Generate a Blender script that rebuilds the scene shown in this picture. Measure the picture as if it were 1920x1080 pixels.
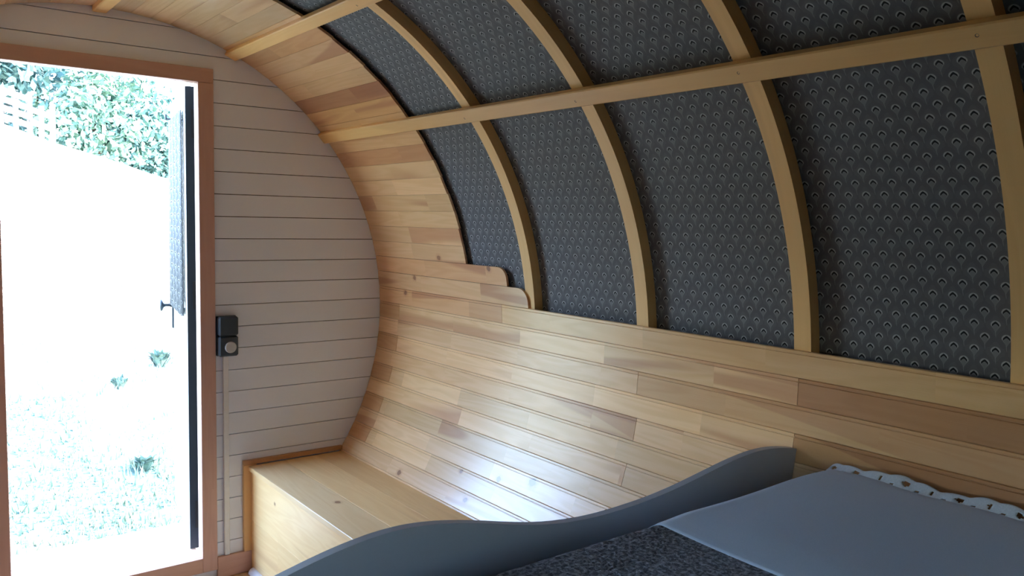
import bpy, bmesh, math, random
from mathutils import Vector, Matrix
import numpy as np

random.seed(7)
rng = np.random.default_rng(7)
for o in list(bpy.data.objects):
    bpy.data.objects.remove(o)
sc = bpy.context.scene
COL = sc.collection
PI = math.pi
rad = math.radians

# ---------------------------------------------------------------- camera
cam_data = bpy.data.cameras.new('camera')
cam = bpy.data.objects.new('camera', cam_data)
COL.objects.link(cam)
right = Vector((0.79495297, -0.60633644, 0.02014686))
fwd = Vector((0.60575722, 0.79149563, -0.08119643))
up = -Vector((-0.03328621, -0.07675145, -0.99649448))
m3 = Matrix((right, up, -fwd)).transposed()
cam.matrix_world = Matrix.Translation((-0.644, 0.0, 1.45)) @ m3.to_4x4()
cam_data.sensor_width = 36.0
cam_data.lens = 1546.87 * 36.0 / 1920.0
cam_data.clip_start = 0.02
sc.camera = cam

# ---------------------------------------------------------------- world, sun, exposure
w = bpy.data.worlds.new('sky')
sc.world = w
w.use_nodes = True
nt = w.node_tree
nt.nodes.clear()
out = nt.nodes.new('ShaderNodeOutputWorld')
bg = nt.nodes.new('ShaderNodeBackground')
sky = nt.nodes.new('ShaderNodeTexSky')
sky.sky_type = 'NISHITA'
sky.sun_disc = False
sky.sun_elevation = rad(52)
sky.sun_rotation = rad(95)
sky.air_density = 1.0
sky.dust_density = 1.2
sky.ozone_density = 1.0
bg.inputs['Strength'].default_value = 1.0
nt.links.new(sky.outputs[0], bg.inputs[0])
nt.links.new(bg.outputs[0], out.inputs[0])

sun_data = bpy.data.lights.new('sun', 'SUN')
sun_data.energy = 5.0
sun_data.angle = rad(0.6)
sun_data.color = (1.0, 0.95, 0.88)
sun = bpy.data.objects.new('sun', sun_data)
COL.objects.link(sun)
sun.rotation_euler = Vector((-0.62, 0.06, -0.79)).to_track_quat('-Z', 'Y').to_euler()
sun.location = (6, 5, 8)

vs = sc.view_settings
vs.view_transform = 'Standard'
vs.look = 'None'
vs.gamma = 1.0
vs.use_curve_mapping = False
vs.exposure = 2.42
cy = sc.cycles
cy.max_bounces = 14
cy.diffuse_bounces = 10
cy.glossy_bounces = 5
cy.transmission_bounces = 6
cy.sample_clamp_indirect = 12.0
cy.caustics_reflective = False
cy.caustics_refractive = False
cy.use_denoising = True

# ---------------------------------------------------------------- constants of the place
CZ = 1.0642            # height of the barrel's axis
R = 1.105              # inner face of the lining planks
RIB_IN, FAB_R = 1.113, 1.148
YW = 3.25              # inner face of the door wall
YB = -0.80             # rear wall
PITCH = 3.50           # plank pitch in degrees
TOP = 4.58             # upper edge of the lower wall lining

# ---------------------------------------------------------------- material helpers
class NT:
    def __init__(s, name):
        s.m = bpy.data.materials.new(name)
        s.m.use_nodes = True
        s.t = s.m.node_tree
        s.t.nodes.clear()
        s.out = s.n('ShaderNodeOutputMaterial')
        s.b = s.n('ShaderNodeBsdfPrincipled')
        s.t.links.new(s.b.outputs[0], s.out.inputs[0])
    def n(s, typ, **kw):
        nd = s.t.nodes.new(typ)
        for k, v in kw.items():
            setattr(nd, k, v)
        return nd
    def set(s, sock, v):
        if isinstance(v, bpy.types.NodeSocket):
            s.t.links.new(v, sock)
        elif isinstance(v, (tuple, list)) and len(v) == 3 and sock.type == 'RGBA':
            sock.default_value = (*v, 1.0)
        else:
            sock.default_value = v
    def math(s, op, a, b=0.0, c=0.0, clamp=False):
        nd = s.n('ShaderNodeMath', operation=op)
        nd.use_clamp = clamp
        s.set(nd.inputs[0], a); s.set(nd.inputs[1], b); s.set(nd.inputs[2], c)
        return nd.outputs[0]
    def mix(s, f, a, b, mode='MIX'):
        nd = s.n('ShaderNodeMix', data_type='RGBA', blend_type=mode)
        s.set(nd.inputs[0], f); s.set(nd.inputs[6], a); s.set(nd.inputs[7], b)
        return nd.outputs[2]
    def comb(s, x, y, z=0.0):
        nd = s.n('ShaderNodeCombineXYZ')
        s.set(nd.inputs[0], x); s.set(nd.inputs[1], y); s.set(nd.inputs[2], z)
        return nd.outputs[0]
    def noise(s, vec, scale=1.0, detail=2.0, rough=0.5, dist=0.0):
        nd = s.n('ShaderNodeTexNoise')
        s.set(nd.inputs['Vector'], vec)
        nd.inputs['Scale'].default_value = scale
        nd.inputs['Detail'].default_value = detail
        nd.inputs['Roughness'].default_value = rough
        nd.inputs['Distortion'].default_value = dist
        return nd.outputs[0]
    def ramp(s, v, a, b, c=0.0, d=1.0):
        nd = s.n('ShaderNodeMapRange')
        nd.interpolation_type = 'SMOOTHSTEP'
        s.set(nd.inputs[0], v)
        for i, x in enumerate((a, b, c, d)):
            s.set(nd.inputs[i + 1], x)
        return nd.outputs[0]
    def uv(s):
        nd = s.n('ShaderNodeUVMap', uv_map='UVMap')
        sp = s.n('ShaderNodeSeparateXYZ')
        s.t.links.new(nd.outputs[0], sp.inputs[0])
        return sp.outputs[0], sp.outputs[1]
    def bump(s, h, strength=0.2, dist=0.01):
        nd = s.n('ShaderNodeBump')
        nd.inputs['Strength'].default_value = strength
        nd.inputs['Distance'].default_value = dist
        s.set(nd.inputs['Height'], h)
        s.t.links.new(nd.outputs[0], s.b.inputs['Normal'])
    def fin(s, col, rough=0.5, spec=0.5):
        s.set(s.b.inputs['Base Color'], col)
        s.set(s.b.inputs['Roughness'], rough)
        s.set(s.b.inputs['Specular IOR Level'], spec)
        return s.m

def wood(name, light, dark, heart, rough=0.34, spec=0.5, ring=0.5, heart_amt=0.6, seglen=0.42, knots=True, coat=0.0):
    s = NT(name)
    u, v = s.uv()
    oi = s.n('ShaderNodeObjectInfo')
    tint, seed = oi.outputs['Color'], oi.outputs['Alpha']
    seg = s.math('FLOOR', s.math('ADD', s.math('DIVIDE', u, seglen), s.math('MULTIPLY', seed, 7.31)))
    wn = s.n('ShaderNodeTexWhiteNoise', noise_dimensions='2D')
    s.set(wn.inputs['Vector'], s.comb(seg, s.math('MULTIPLY', seed, 91.7)))
    r = wn.outputs['Value']
    su = s.math('ADD', u, s.math('MULTIPLY', r, 13.0))
    sv = s.math('ADD', v, s.math('MULTIPLY', seed, 9.0))
    broad = s.noise(s.comb(s.math('MULTIPLY', su, 1.3), s.math('MULTIPLY', sv, 14.0), s.math('MULTIPLY', r, 5.0)), 1.0, 2.0, 0.5, 0.5)
    rings = s.math('MULTIPLY_ADD', s.math('SINE', s.math('MULTIPLY', broad, 46.0)), 0.5, 0.5)
    fine = s.noise(s.comb(s.math('MULTIPLY', su, 6.0), s.math('MULTIPLY', sv, 420.0)), 1.0, 2.0)
    hm = s.noise(s.comb(s.math('MULTIPLY_ADD', su, 0.9, 3.7), s.math('MULTIPLY', sv, 9.0), s.math('MULTIPLY', seed, 31.0)), 1.0, 1.5, 0.4, 0.6)
    hmask = s.math('MULTIPLY', s.ramp(hm, 0.60, 0.68), heart_amt)
    col = s.mix(s.math('MULTIPLY', rings, ring), light, dark)
    col = s.mix(s.math('MULTIPLY', s.ramp(fine, 0.45, 0.75), 0.25), col, dark)
    col = s.mix(hmask, col, heart)
    val = s.math('MULTIPLY_ADD', r, 0.17, 0.90)
    col = s.mix(1.0, col, s.comb(val, val, val), 'MULTIPLY')
    if knots:
        for nm in ('knot_a', 'knot_b'):
            at = s.n('ShaderNodeAttribute', attribute_type='OBJECT', attribute_name=nm)
            sp = s.n('ShaderNodeSeparateXYZ')
            s.t.links.new(at.outputs['Vector'], sp.inputs[0])
            du = s.math('MULTIPLY', s.math('SUBTRACT', u, sp.outputs[0]), 0.85)
            dv = s.math('SUBTRACT', v, sp.outputs[1])
            wob = s.math('MULTIPLY', s.math('SUBTRACT', s.noise(s.comb(u, v), 90.0, 1.0), 0.5), 0.008)
            d = s.math('ADD', s.math('SQRT', s.math('ADD', s.math('MULTIPLY', du, du), s.math('MULTIPLY', dv, dv))), wob)
            k = s.math('DIVIDE', d, s.math('MAXIMUM', sp.outputs[2], 0.0001))
            col = s.mix(s.ramp(k, 0.75, 1.1, 0.85, 0.0), col, (0.13, 0.06, 0.03))
            col = s.mix(s.ramp(k, 1.0, 2.2, 0.35, 0.0), col, heart)
    if knots:
        at = s.n('ShaderNodeAttribute', attribute_type='OBJECT', attribute_name='heart_wedge')
        sp = s.n('ShaderNodeSeparateXYZ')
        s.t.links.new(at.outputs['Vector'], sp.inputs[0])
        f = s.math('DIVIDE', s.math('SUBTRACT', sp.outputs[0], u), s.math('MAXIMUM', s.math('SUBTRACT', sp.outputs[0], sp.outputs[1]), 0.001))
        vb = s.math('MULTIPLY_ADD', f, -0.062, 0.034)
        mk = s.math('MULTIPLY', s.ramp(s.math('SUBTRACT', v, vb), -0.002, 0.003), s.math('MULTIPLY', s.math('GREATER_THAN', f, 0.0), sp.outputs[2]))
        col = s.mix(mk, col, heart)
    col = s.mix(1.0, col, tint, 'MULTIPLY')
    s.bump(s.math('ADD', s.math('MULTIPLY', fine, 0.5), s.math('MULTIPLY', rings, 0.35)), 0.10, 0.002)
    s.b.inputs['Coat Weight'].default_value = coat
    s.b.inputs['Coat Roughness'].default_value = 0.22
    return s.fin(col, s.math('MULTIPLY_ADD', fine, 0.08, rough - 0.02), spec)

def paint(name, base, var=0.06, rough=0.5, spec=0.4, grain=True):
    s = NT(name)
    u, v = s.uv()
    oi = s.n('ShaderNodeObjectInfo')
    a = s.noise(s.comb(s.math('ADD', u, s.math('MULTIPLY', oi.outputs['Alpha'], 17.0)), v), 5.0, 3.0)
    b = s.noise(s.comb(s.math('MULTIPLY', u, 4.0), s.math('MULTIPLY', v, 160.0)), 1.0, 2.0)
    dk = tuple(c * (1 - 2 * var) for c in base)
    col = s.mix(a, base, dk)
    col = s.mix(1.0, col, oi.outputs['Color'], 'MULTIPLY')
    if grain:
        s.bump(b, 0.10, 0.002)
    return s.fin(col, rough, spec)

def plain(name, base, rough=0.5, spec=0.4, metal=0.0, nscale=40.0, var=0.08):
    s = NT(name)
    tc = s.n('ShaderNodeTexCoord')
    a = s.noise(tc.outputs['Object'], nscale, 2.0)
    col = s.mix(a, base, tuple(c * (1 - 2 * var) for c in base))
    s.b.inputs['Metallic'].default_value = metal
    return s.fin(col, rough, spec)

M = {}
M['pine'] = wood('varnished_pine', (0.74, 0.495, 0.265), (0.64, 0.39, 0.175), (0.43, 0.19, 0.085), coat=0.9)
M['rib'] = wood('planed_pine', (0.82, 0.51, 0.20), (0.76, 0.44, 0.16), (0.52, 0.30, 0.14), ring=0.35, heart_amt=0.25, seglen=3.0, rough=0.42)
M['seat'] = wood('seat_pine', (0.82, 0.60, 0.32), (0.73, 0.48, 0.22), (0.50, 0.26, 0.12), ring=0.4, heart_amt=0.35, seglen=2.0, rough=0.38)
M['frame'] = wood('door_frame_pine', (0.66, 0.46, 0.40), (0.58, 0.38, 0.31), (0.52, 0.30, 0.24), ring=0.35, heart_amt=0.3, seglen=3.0, rough=0.42)
M['white'] = paint('white_painted_board', (0.79, 0.83, 0.95), 0.03, 0.42)
M['leaf'] = paint('pale_door_paint', (0.72, 0.78, 0.78), 0.03, 0.45)
M['edge'] = plain('dark_blue_door_edge', (0.035, 0.06, 0.09), 0.5)
M['bed'] = paint('grey_bed_paint', (0.42, 0.455, 0.52), 0.04, 0.5, grain=False)
M['dark'] = plain('dark_gap', (0.05, 0.04, 0.03), 0.9, 0.1)
M['shell'] = plain('shell_wood', (0.30, 0.20, 0.11), 0.8, 0.2, nscale=6)
M['iron'] = plain('dark_iron', (0.05, 0.06, 0.07), 0.45, 0.5, 0.6)
M['box'] = plain('anthracite_plastic', (0.035, 0.052, 0.075), 0.45, 0.45, nscale=12)
M['cap'] = plain('pale_plastic', (0.55, 0.56, 0.60), 0.35, 0.5)
M['duct'] = plain('white_plastic', (0.80, 0.81, 0.86), 0.4, 0.5)
M['floor'] = wood('floor_boards', (0.50, 0.34, 0.20), (0.40, 0.25, 0.13), (0.33, 0.17, 0.09), rough=0.4, seglen=1.0, knots=False)
M['deck'] = wood('weathered_deck', (0.66, 0.60, 0.53), (0.55, 0.49, 0.42), (0.5, 0.42, 0.36), rough=0.7, spec=0.2, seglen=2.0, knots=False)

def fabric():
    s = NT('scale_print_fabric')
    u, v = s.uv()
    P, Q = 0.041, 0.0543
    pale = black = stem = lobe = None
    for k in (0, 1):
        uu = s.math('ADD', s.math('DIVIDE', u, P), 50.0 + 0.5 * k)
        vv = s.math('ADD', s.math('DIVIDE', v, Q), 50.0 + 0.5 * k)
        x = s.math('MULTIPLY', s.math('SUBTRACT', s.math('FRACT', uu), 0.5), P)
        y = s.math('MULTIPLY', s.math('SUBTRACT', s.math('FRACT', vv), 0.5), Q)
        y = s.math('SUBTRACT', y, 0.006)
        ax = s.math('ABSOLUTE', x)
        # rounded inverted V, apex at y = .006
        hyp = s.math('SQRT', s.math('ADD', s.math('MULTIPLY', x, x), 0.0000045))
        dv = s.math('ADD', y, s.math('MULTIPLY', hyp, 1.15))        # = const along the chevron
        dv = s.math('SUBTRACT', dv, 0.0085)
        bl = s.math('MULTIPLY', s.ramp(s.math('ABSOLUTE', dv), 0.0019, 0.0031, 1.0, 0.0), s.ramp(ax, 0.0064, 0.0076, 1.0, 0.0))
        # pale drop around it: round on top, pointed at the foot
        yy = s.math('SUBTRACT', y, 0.0010)
        wtop = s.math('SQRT', s.math('ADD', s.math('MULTIPLY', x, x), s.math('MULTIPLY', yy, yy)))
        low = s.math('ADD', s.math('MULTIPLY', ax, 1.0), s.math('MULTIPLY', yy, -0.62))
        isup = s.math('GREATER_THAN', yy, 0.0)
        rr = s.math('ADD', s.math('MULTIPLY', wtop, isup), s.math('MULTIPLY', low, s.math('SUBTRACT', 1.0, isup)))
        outer = s.ramp(rr, 0.0082, 0.0106, 1.0, 0.0)
        inner = s.ramp(s.math('ADD', dv, 0.0010), -0.0035, 0.0, 0.25, 1.0)
        halo = s.math('MULTIPLY', outer, inner)
        rim = s.ramp(s.math('ABSOLUTE', s.math('SUBTRACT', rr, 0.0086)), 0.0003, 0.0014, s.ramp(yy, -0.010, 0.002, 0.25, 0.8), 0.0)
        pl = s.math('MAXIMUM', halo, rim)
        sx = s.math('SUBTRACT', x, s.math('MULTIPLY', s.math('SINE', s.math('MULTIPLY', y, 160.0)), 0.0007))
        st = s.math('MULTIPLY', s.ramp(s.math('ABSOLUTE', sx), 0.0004, 0.0011, 1.0, 0.0), s.math('MULTIPLY', s.ramp(y, -0.013, -0.011, 1.0, 0.0), s.ramp(y, -0.027, -0.020, 0.0, 0.7)))
        cd = s.math('SQRT', s.math('ADD', s.math('MULTIPLY', x, x), s.math('MULTIPLY', s.math('MULTIPLY', y, y), 0.75)))
        lb = s.ramp(cd, 0.0165, 0.0195, 1.0, 0.0)
        if pale is None:
            pale, black, stem, lobe = pl, bl, st, lb
        else:
            pale = s.math('MAXIMUM', pale, pl); black = s.math('MAXIMUM', black, bl)
            stem = s.math('MAXIMUM', stem, st); lobe = s.math('SUBTRACT', lobe, lb)
    weave = s.noise(s.comb(s.math('MULTIPLY', u, 900.0), s.math('MULTIPLY', v, 900.0)), 1.0, 1.0)
    col = s.mix(s.ramp(lobe, -0.2, 0.8), (0.104, 0.107, 0.118), (0.121, 0.124, 0.135))
    col = s.mix(s.math('MULTIPLY', weave, 0.25), col, (0.074, 0.076, 0.084))
    col = s.mix(stem, col, (0.22, 0.225, 0.245))
    col = s.mix(s.math('MULTIPLY', pale, 0.9), col, (0.40, 0.405, 0.42))
    col = s.mix(black, col, (0.008, 0.008, 0.010))
    s.bump(weave, 0.15, 0.001)
    return s.fin(col, 0.62, 0.25)
M['fabric'] = fabric()

def cloth(name, a, b, scale, bump, dist, rough=0.9, spec=0.15):
    s = NT(name)
    tc = s.n('ShaderNodeTexCoord')
    n1 = s.noise(tc.outputs['Object'], scale, 3.0, 0.6)
    n2 = s.noise(tc.outputs['Object'], scale * 0.12, 2.0)
    col = s.mix(s.ramp(n1, 0.38, 0.66), a, b)
    col = s.mix(s.math('MULTIPLY', n2, 0.25), col, a)
    s.bump(n1, bump, dist)
    s.set(s.b.inputs['Sheen Weight'], 0.15)
    return s.fin(col, rough, spec)
M['blanket'] = cloth('charcoal_terry', (0.05, 0.062, 0.085), (0.34, 0.38, 0.45), 120.0, 1.0, 0.008)
M['sheet'] = cloth('pale_blue_cotton', (0.42, 0.52, 0.66), (0.46, 0.56, 0.70), 500.0, 0.08, 0.001)
M['lace'] = cloth('white_lace', (0.48, 0.54, 0.62), (0.56, 0.62, 0.70), 300.0, 0.3, 0.001)
M['mattress'] = cloth('mattress_ticking', (0.45, 0.46, 0.48), (0.5, 0.51, 0.53), 300.0, 0.1, 0.001)

def glass():
    s = NT('window_glass')
    tr = s.n('ShaderNodeBsdfTransparent')
    gl = s.n('ShaderNodeBsdfGlossy')
    gl.inputs['Roughness'].default_value = 0.02
    fr = s.n('ShaderNodeFresnel'); fr.inputs[0].default_value = 1.45
    tc = s.n('ShaderNodeTexCoord')
    col = s.mix(s.noise(tc.outputs['Object'], 3.0), (0.95, 0.98, 0.98), (0.92, 0.96, 0.96))
    s.set(tr.inputs[0], col)
    mx = s.n('ShaderNodeMixShader')
    s.t.links.new(fr.outputs[0], mx.inputs[0])
    s.t.links.new(tr.outputs[0], mx.inputs[1]); s.t.links.new(gl.outputs[0], mx.inputs[2])
    s.t.nodes.remove(s.b)
    s.t.links.new(mx.outputs[0], s.out.inputs[0])
    return s.m
M['glass'] = glass()

def ground_mat():
    s = NT('sunlit_grass_ground')
    tc = s.n('ShaderNodeTexCoord')
    a = s.noise(tc.outputs['Object'], 0.55, 5.0, 0.6)
    b = s.noise(tc.outputs['Object'], 4.0, 4.0, 0.65)
    c2 = s.noise(tc.outputs['Object'], 11.0, 3.0, 0.6)
    sp = s.n('ShaderNodeSeparateXYZ'); s.t.links.new(tc.outputs['Object'], sp.inputs[0])
    dry = s.ramp(sp.outputs[1], 5.5, 11.0, 0.13, -0.10)        # the slope is drier further up
    col = s.mix(s.ramp(s.math('ADD', a, dry), 0.48, 0.62), (0.62, 0.58, 0.50), (0.062, 0.115, 0.095))
    col = s.mix(s.math('MULTIPLY', s.ramp(s.math('ADD', b, dry), 0.52, 0.66), 0.7), col, (0.06, 0.10, 0.085))
    col = s.mix(s.ramp(c2, 0.60, 0.70, 0.0, 0.8), col, (0.08, 0.10, 0.08))
    bounce_cut = s.math('MULTIPLY', s.ramp(s.math('ADD', sp.outputs[0], s.math('MULTIPLY', a, 1.5)), -1.2, 0.9, 1.0, 0.0), s.ramp(sp.outputs[1], 6.0, 8.5))
    col = s.mix(bounce_cut, col, (0.20, 0.22, 0.18))                 # added dull tone on unseen left ground, cuts bounce onto right wall
    s.bump(b, 0.4, 0.05)
    return s.fin(col, 0.95, 0.1)
M['ground'] = ground_mat()

def leafy(name, a, b):
    s = NT(name)
    gi = s.n('ShaderNodeNewGeometry')
    oi = s.n('ShaderNodeObjectInfo')
    col = s.mix(gi.outputs['Random Per Island'], a, b)
    col = s.mix(1.0, col, oi.outputs['Color'], 'MULTIPLY')
    s.b.inputs['Subsurface Weight'].default_value = 0.0
    return s.fin(col, 0.55, 0.4)
M['foliage'] = leafy('tree_leaves', (0.035, 0.085, 0.080), (0.22, 0.36, 0.31))
M['grass'] = leafy('grass_blades', (0.10, 0.17, 0.12), (0.36, 0.36, 0.26))
M['weed'] = leafy('weed_leaves', (0.04, 0.08, 0.065), (0.12, 0.18, 0.15))
M['bark'] = plain('bark', (0.10, 0.075, 0.055), 0.9, 0.1, nscale=8)
M['fence'] = plain('bleached_fence_wood', (0.17, 0.155, 0.155), 0.85, 0.1, nscale=10)

# ---------------------------------------------------------------- object helpers
def world_loc(o):
    v = Vector((0, 0, 0))
    while o is not None:
        v += o.location
        o = o.parent
    return v

def build(name, verts, faces, mat, parent=None, uvs=None, smooth=False, tint=None, seed=None):
    """One mesh object; verts in world coordinates, uvs one per vertex."""
    off = world_loc(parent) if parent is not None else Vector((0, 0, 0))
    me = bpy.data.meshes.new(name)
    me.from_pydata([tuple(Vector(v) - off) for v in verts], [], faces)
    me.materials.append(M[mat])
    uvl = me.uv_layers.new(name='UVMap')
    if uvs is not None:
        li = np.empty(len(me.loops), dtype=np.int32)
        me.loops.foreach_get('vertex_index', li)
        arr = np.asarray(uvs, dtype=np.float32)[li]
        uvl.data.foreach_set('uv', arr.ravel())
    if smooth:
        me.polygons.foreach_set('use_smooth', [True] * len(me.polygons))
    bm = bmesh.new(); bm.from_mesh(me)
    bmesh.ops.recalc_face_normals(bm, faces=bm.faces)
    bm.to_mesh(me); bm.free()
    me.update()
    o = bpy.data.objects.new(name, me)
    COL.objects.link(o)
    o.parent = parent
    t = tint or (1, 1, 1)
    o.color = (*t, random.random() if seed is None else seed)
    return o

def empty(name, loc=(0, 0, 0), parent=None):
    o = bpy.data.objects.new(name, None)
    o.empty_display_size = 0.05
    COL.objects.link(o)
    o.location = loc
    o.parent = parent
    return o

def tag(o, label=None, cat=None, group=None, kind=None):
    if label: o['label'] = label
    if cat: o['category'] = cat
    if group: o['group'] = group
    if kind: o['kind'] = kind
    return o

def jit(a=0.05):
    j = 1 + random.uniform(-a, a)
    return (j * (1 + random.uniform(-a, a) * 0.3), j, j * (1 + random.uniform(-a, a) * 0.6))

def box(name, x0, x1, y0, y1, z0, z1, mat, parent=None, bev=0.0015, axis='z', tint=None, seed=None):
    """Chamfered box; uv runs along `axis` (u) and across (v), in metres."""
    b = min(bev, 0.45 * min(x1 - x0, y1 - y0, z1 - z0))
    bm = bmesh.new()
    bmesh.ops.create_cube(bm, size=1.0)
    for v in bm.verts:
        v.co = Vector(((x0 + x1) / 2 + v.co.x * (x1 - x0), (y0 + y1) / 2 + v.co.y * (y1 - y0), (z0 + z1) / 2 + v.co.z * (z1 - z0)))
    if b > 0:
        bmesh.ops.bevel(bm, geom=list(bm.edges), offset=b, segments=1, affect='EDGES')
    bm.verts.index_update()
    vs_ = [v.co.copy() for v in bm.verts]
    fs = [[v.index for v in f.verts] for f in bm.faces]
    bm.free()
    if axis == 'z': uvs = [(v.z, v.x + v.y) for v in vs_]
    elif axis == 'x': uvs = [(v.x, v.z + v.y) for v in vs_]
    else: uvs = [(v.y, v.z + v.x) for v in vs_]
    return build(name, vs_, fs, mat, parent, uvs, tint=tint, seed=seed)

def prism(name, poly, frame, d0, d1, mat, parent=None, uvf=None, **kw):
    """poly: 2-D outline; frame(a, b, d) -> world point; extruded from depth d0 to d1."""
    n = len(poly)
    verts = [frame(a, b, d0) for a, b in poly] + [frame(a, b, d1) for a, b in poly]
    faces = [list(range(n)), list(range(2 * n - 1, n - 1, -1))]
    faces += [[i, (i + 1) % n, n + (i + 1) % n, n + i] for i in range(n)]
    uvs = [uvf(a, b) if uvf else (a, b) for a, b in poly] * 2
    return build(name, verts, faces, mat, parent, uvs, **kw)

def extrude_profile(name, prof, y0, y1, frame, mat, parent=None, jag=0.0, **kw):
    """prof: closed list of (t, d); frame(t, d, y) -> world point."""
    n = len(prof)
    verts = [frame(t, d, y0) for t, d in prof] + [frame(t, d, y1) for t, d in prof]
    faces = [list(range(n)), list(range(2 * n - 1, n - 1, -1))]
    faces += [[i, (i + 1) % n, n + (i + 1) % n, n + i] for i in range(n)]
    uvs = [(y0, t + d) for t, d in prof] + [(y1, t + d) for t, d in prof]
    return build(name, verts, faces, mat, parent, uvs, **kw)

def arc_frame(theta, side=1, r=R):
    th = rad(theta)
    er = Vector((math.cos(th) * side, 0, math.sin(th)))
    et = Vector((-math.sin(th) * side, 0, math.cos(th)))
    c = Vector((0, 0, CZ))
    return lambda t, d, y: c + er * (r + d) + et * t + Vector((0, y, 0))

def arc_strip(name, th0, th1, r0, r1, y0, y1, mat, parent, side=1, step=1.5, uvr=None, **kw):
    """Curved slab between two angles, radii and y positions."""
    n = max(2, int(abs(th1 - th0) / step) + 1)
    verts, uvs, faces = [], [], []
    for i in range(n + 1):
        th = rad(th0 + (th1 - th0) * i / n)
        c, s_ = math.cos(th) * side, math.sin(th)
        arc = th * (uvr or r0)
        for (r_, y_) in ((r0, y0), (r0, y1), (r1, y1), (r1, y0)):
            verts.append((c * r_, y_, CZ + s_ * r_))
            uvs.append((arc, y_ + r_) if mat != 'fabric' else (-y_ * side, arc))
    for i in range(n):
        a, b = 4 * i, 4 * i + 4
        for k in range(4):
            faces.append([a + k, a + (k + 1) % 4, b + (k + 1) % 4, b + k])
    faces.append([0, 1, 2, 3]); faces.append([4 * n + 3, 4 * n + 2, 4 * n + 1, 4 * n])
    return build(name, verts, faces, mat, parent, uvs, **kw)

# ================================================================ the setting
# ---- vault: outer skin, fabric, ribs, purlins, lining planks
ribs_y = [2.705, 2.185, 1.662, 1.136, 0.652, 0.16, -0.33]
RW = 0.046
FLOOR_HALF = 0.905

WIN = (0.187, 0.625, -7.0, 12.0)      # window in the left side: y0 y1, angles
def vault(name, side, hole=None):
    """outer skin of one half of the barrel, with a straight foot below the bench line"""
    ths = [-36 + 2.5 * i for i in range(50)] + [90.0]
    ysb = [YB - 0.03, YW + 0.08]
    if hole:
        ths = sorted(set([t for t in ths if min(abs(t - hole[2]), abs(t - hole[3])) > 0.6] + [hole[2], hole[3]]))
        ysb = [YB - 0.03, hole[0], hole[1], YW + 0.08]
    rings = [[(FLOOR_HALF, -0.03)], [(FLOOR_HALF + 0.06, -0.03)]]
    for q, r_ in enumerate((1.156, 1.19)):
        rings[q] += [(math.cos(rad(t)) * r_, CZ + math.sin(rad(t)) * r_) for t in ths]
    n, ny = len(rings[0]), len(ysb)
    verts, uvs = [], []
    for q in (0, 1):
        for y in ysb:
            for i, (x, z) in enumerate(rings[q]):
                verts.append((x * side, y, z)); uvs.append((y, i * 0.05))
    ix = lambda q, j, i: (q * ny + j) * n + i
    open_ = lambda j, i: bool(hole) and j == 1 and i >= 1 and hole[2] - 0.01 <= ths[i - 1] < hole[3] - 0.01
    faces = []
    for j in range(ny - 1):
        for i in range(n - 1):
            if open_(j, i):
                continue
            for q in (0, 1):
                faces.append([ix(q, j, i), ix(q, j, i + 1), ix(q, j + 1, i + 1), ix(q, j + 1, i)])
    for j in (0, ny - 1):
        for i in range(n - 1):
            faces.append([ix(0, j, i), ix(0, j, i + 1), ix(1, j, i + 1), ix(1, j, i)])
    for i in (0, n - 1):
        for j in range(ny - 1):
            faces.append([ix(0, j, i), ix(0, j + 1, i), ix(1, j + 1, i), ix(1, j, i)])
    if hole:
        op = [i for i in range(n - 1) if open_(1, i)]
        for i in op:
            for j in (1, 2):
                faces.append([ix(0, j, i), ix(0, j, i + 1), ix(1, j, i + 1), ix(1, j, i)])
        for i in (op[0], op[-1] + 1):
            faces.append([ix(0, 1, i), ix(0, 2, i), ix(1, 2, i), ix(1, 1, i)])
    o = build(name, verts, faces, 'shell', None, uvs)
    return tag(o, kind='structure')

wall_right = vault('wall_right', 1)
tag(wall_right, 'curved right side of the barrel with pine lining, ribs and grey printed fabric')
wall_left = vault('wall_left', -1, WIN)
tag(wall_left, 'curved left side of the barrel opposite the bench')

purlin_c = [40.6, 65.55, 90.4]
for side, wall in ((1, wall_right), (-1, wall_left)):
    # printed fabric panels, one per bay
    yb = [YW - 0.01] + ribs_y + [YB]
    lv = [2.6] + [40.6, 65.5, 90.0]
    lo_win = max(lv[0], WIN[2])
    for i in range(len(yb) - 1):
        for j in range(3):
            if i == 0 :
                continue
            if side == -1 and j == 0 and yb[i + 1] < WIN[0] and yb[i] > WIN[1]:
                for (t0, t1, ya_, yb_) in ((WIN[3], lv[1], yb[i + 1], yb[i]),):
                    arc_strip('fabric_panel', t0, t1, FAB_R, FAB_R + 0.006, ya_, yb_, 'fabric', wall, side, 2.0, uvr=FAB_R)
                continue
            fr_ = FAB_R if i > 1 else 1.127
            arc_strip('fabric_panel', lv[j], lv[j + 1], fr_, fr_ + 0.006, yb[i + 1], yb[i], 'fabric', wall, side, 2.0, uvr=FAB_R)
    for y in ribs_y:
        arc_strip('rib', 2.5, 90.0, RIB_IN, FAB_R + 0.004, y - RW / 2, y + RW / 2, 'rib', wall, side, 1.5, tint=jit(0.04))
        arc_strip('lower_rib', -35.5, 2.5, RIB_IN + 0.003, FAB_R + 0.004, y - RW / 2, y + RW / 2, 'rib', wall, side, 3.0)

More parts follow.
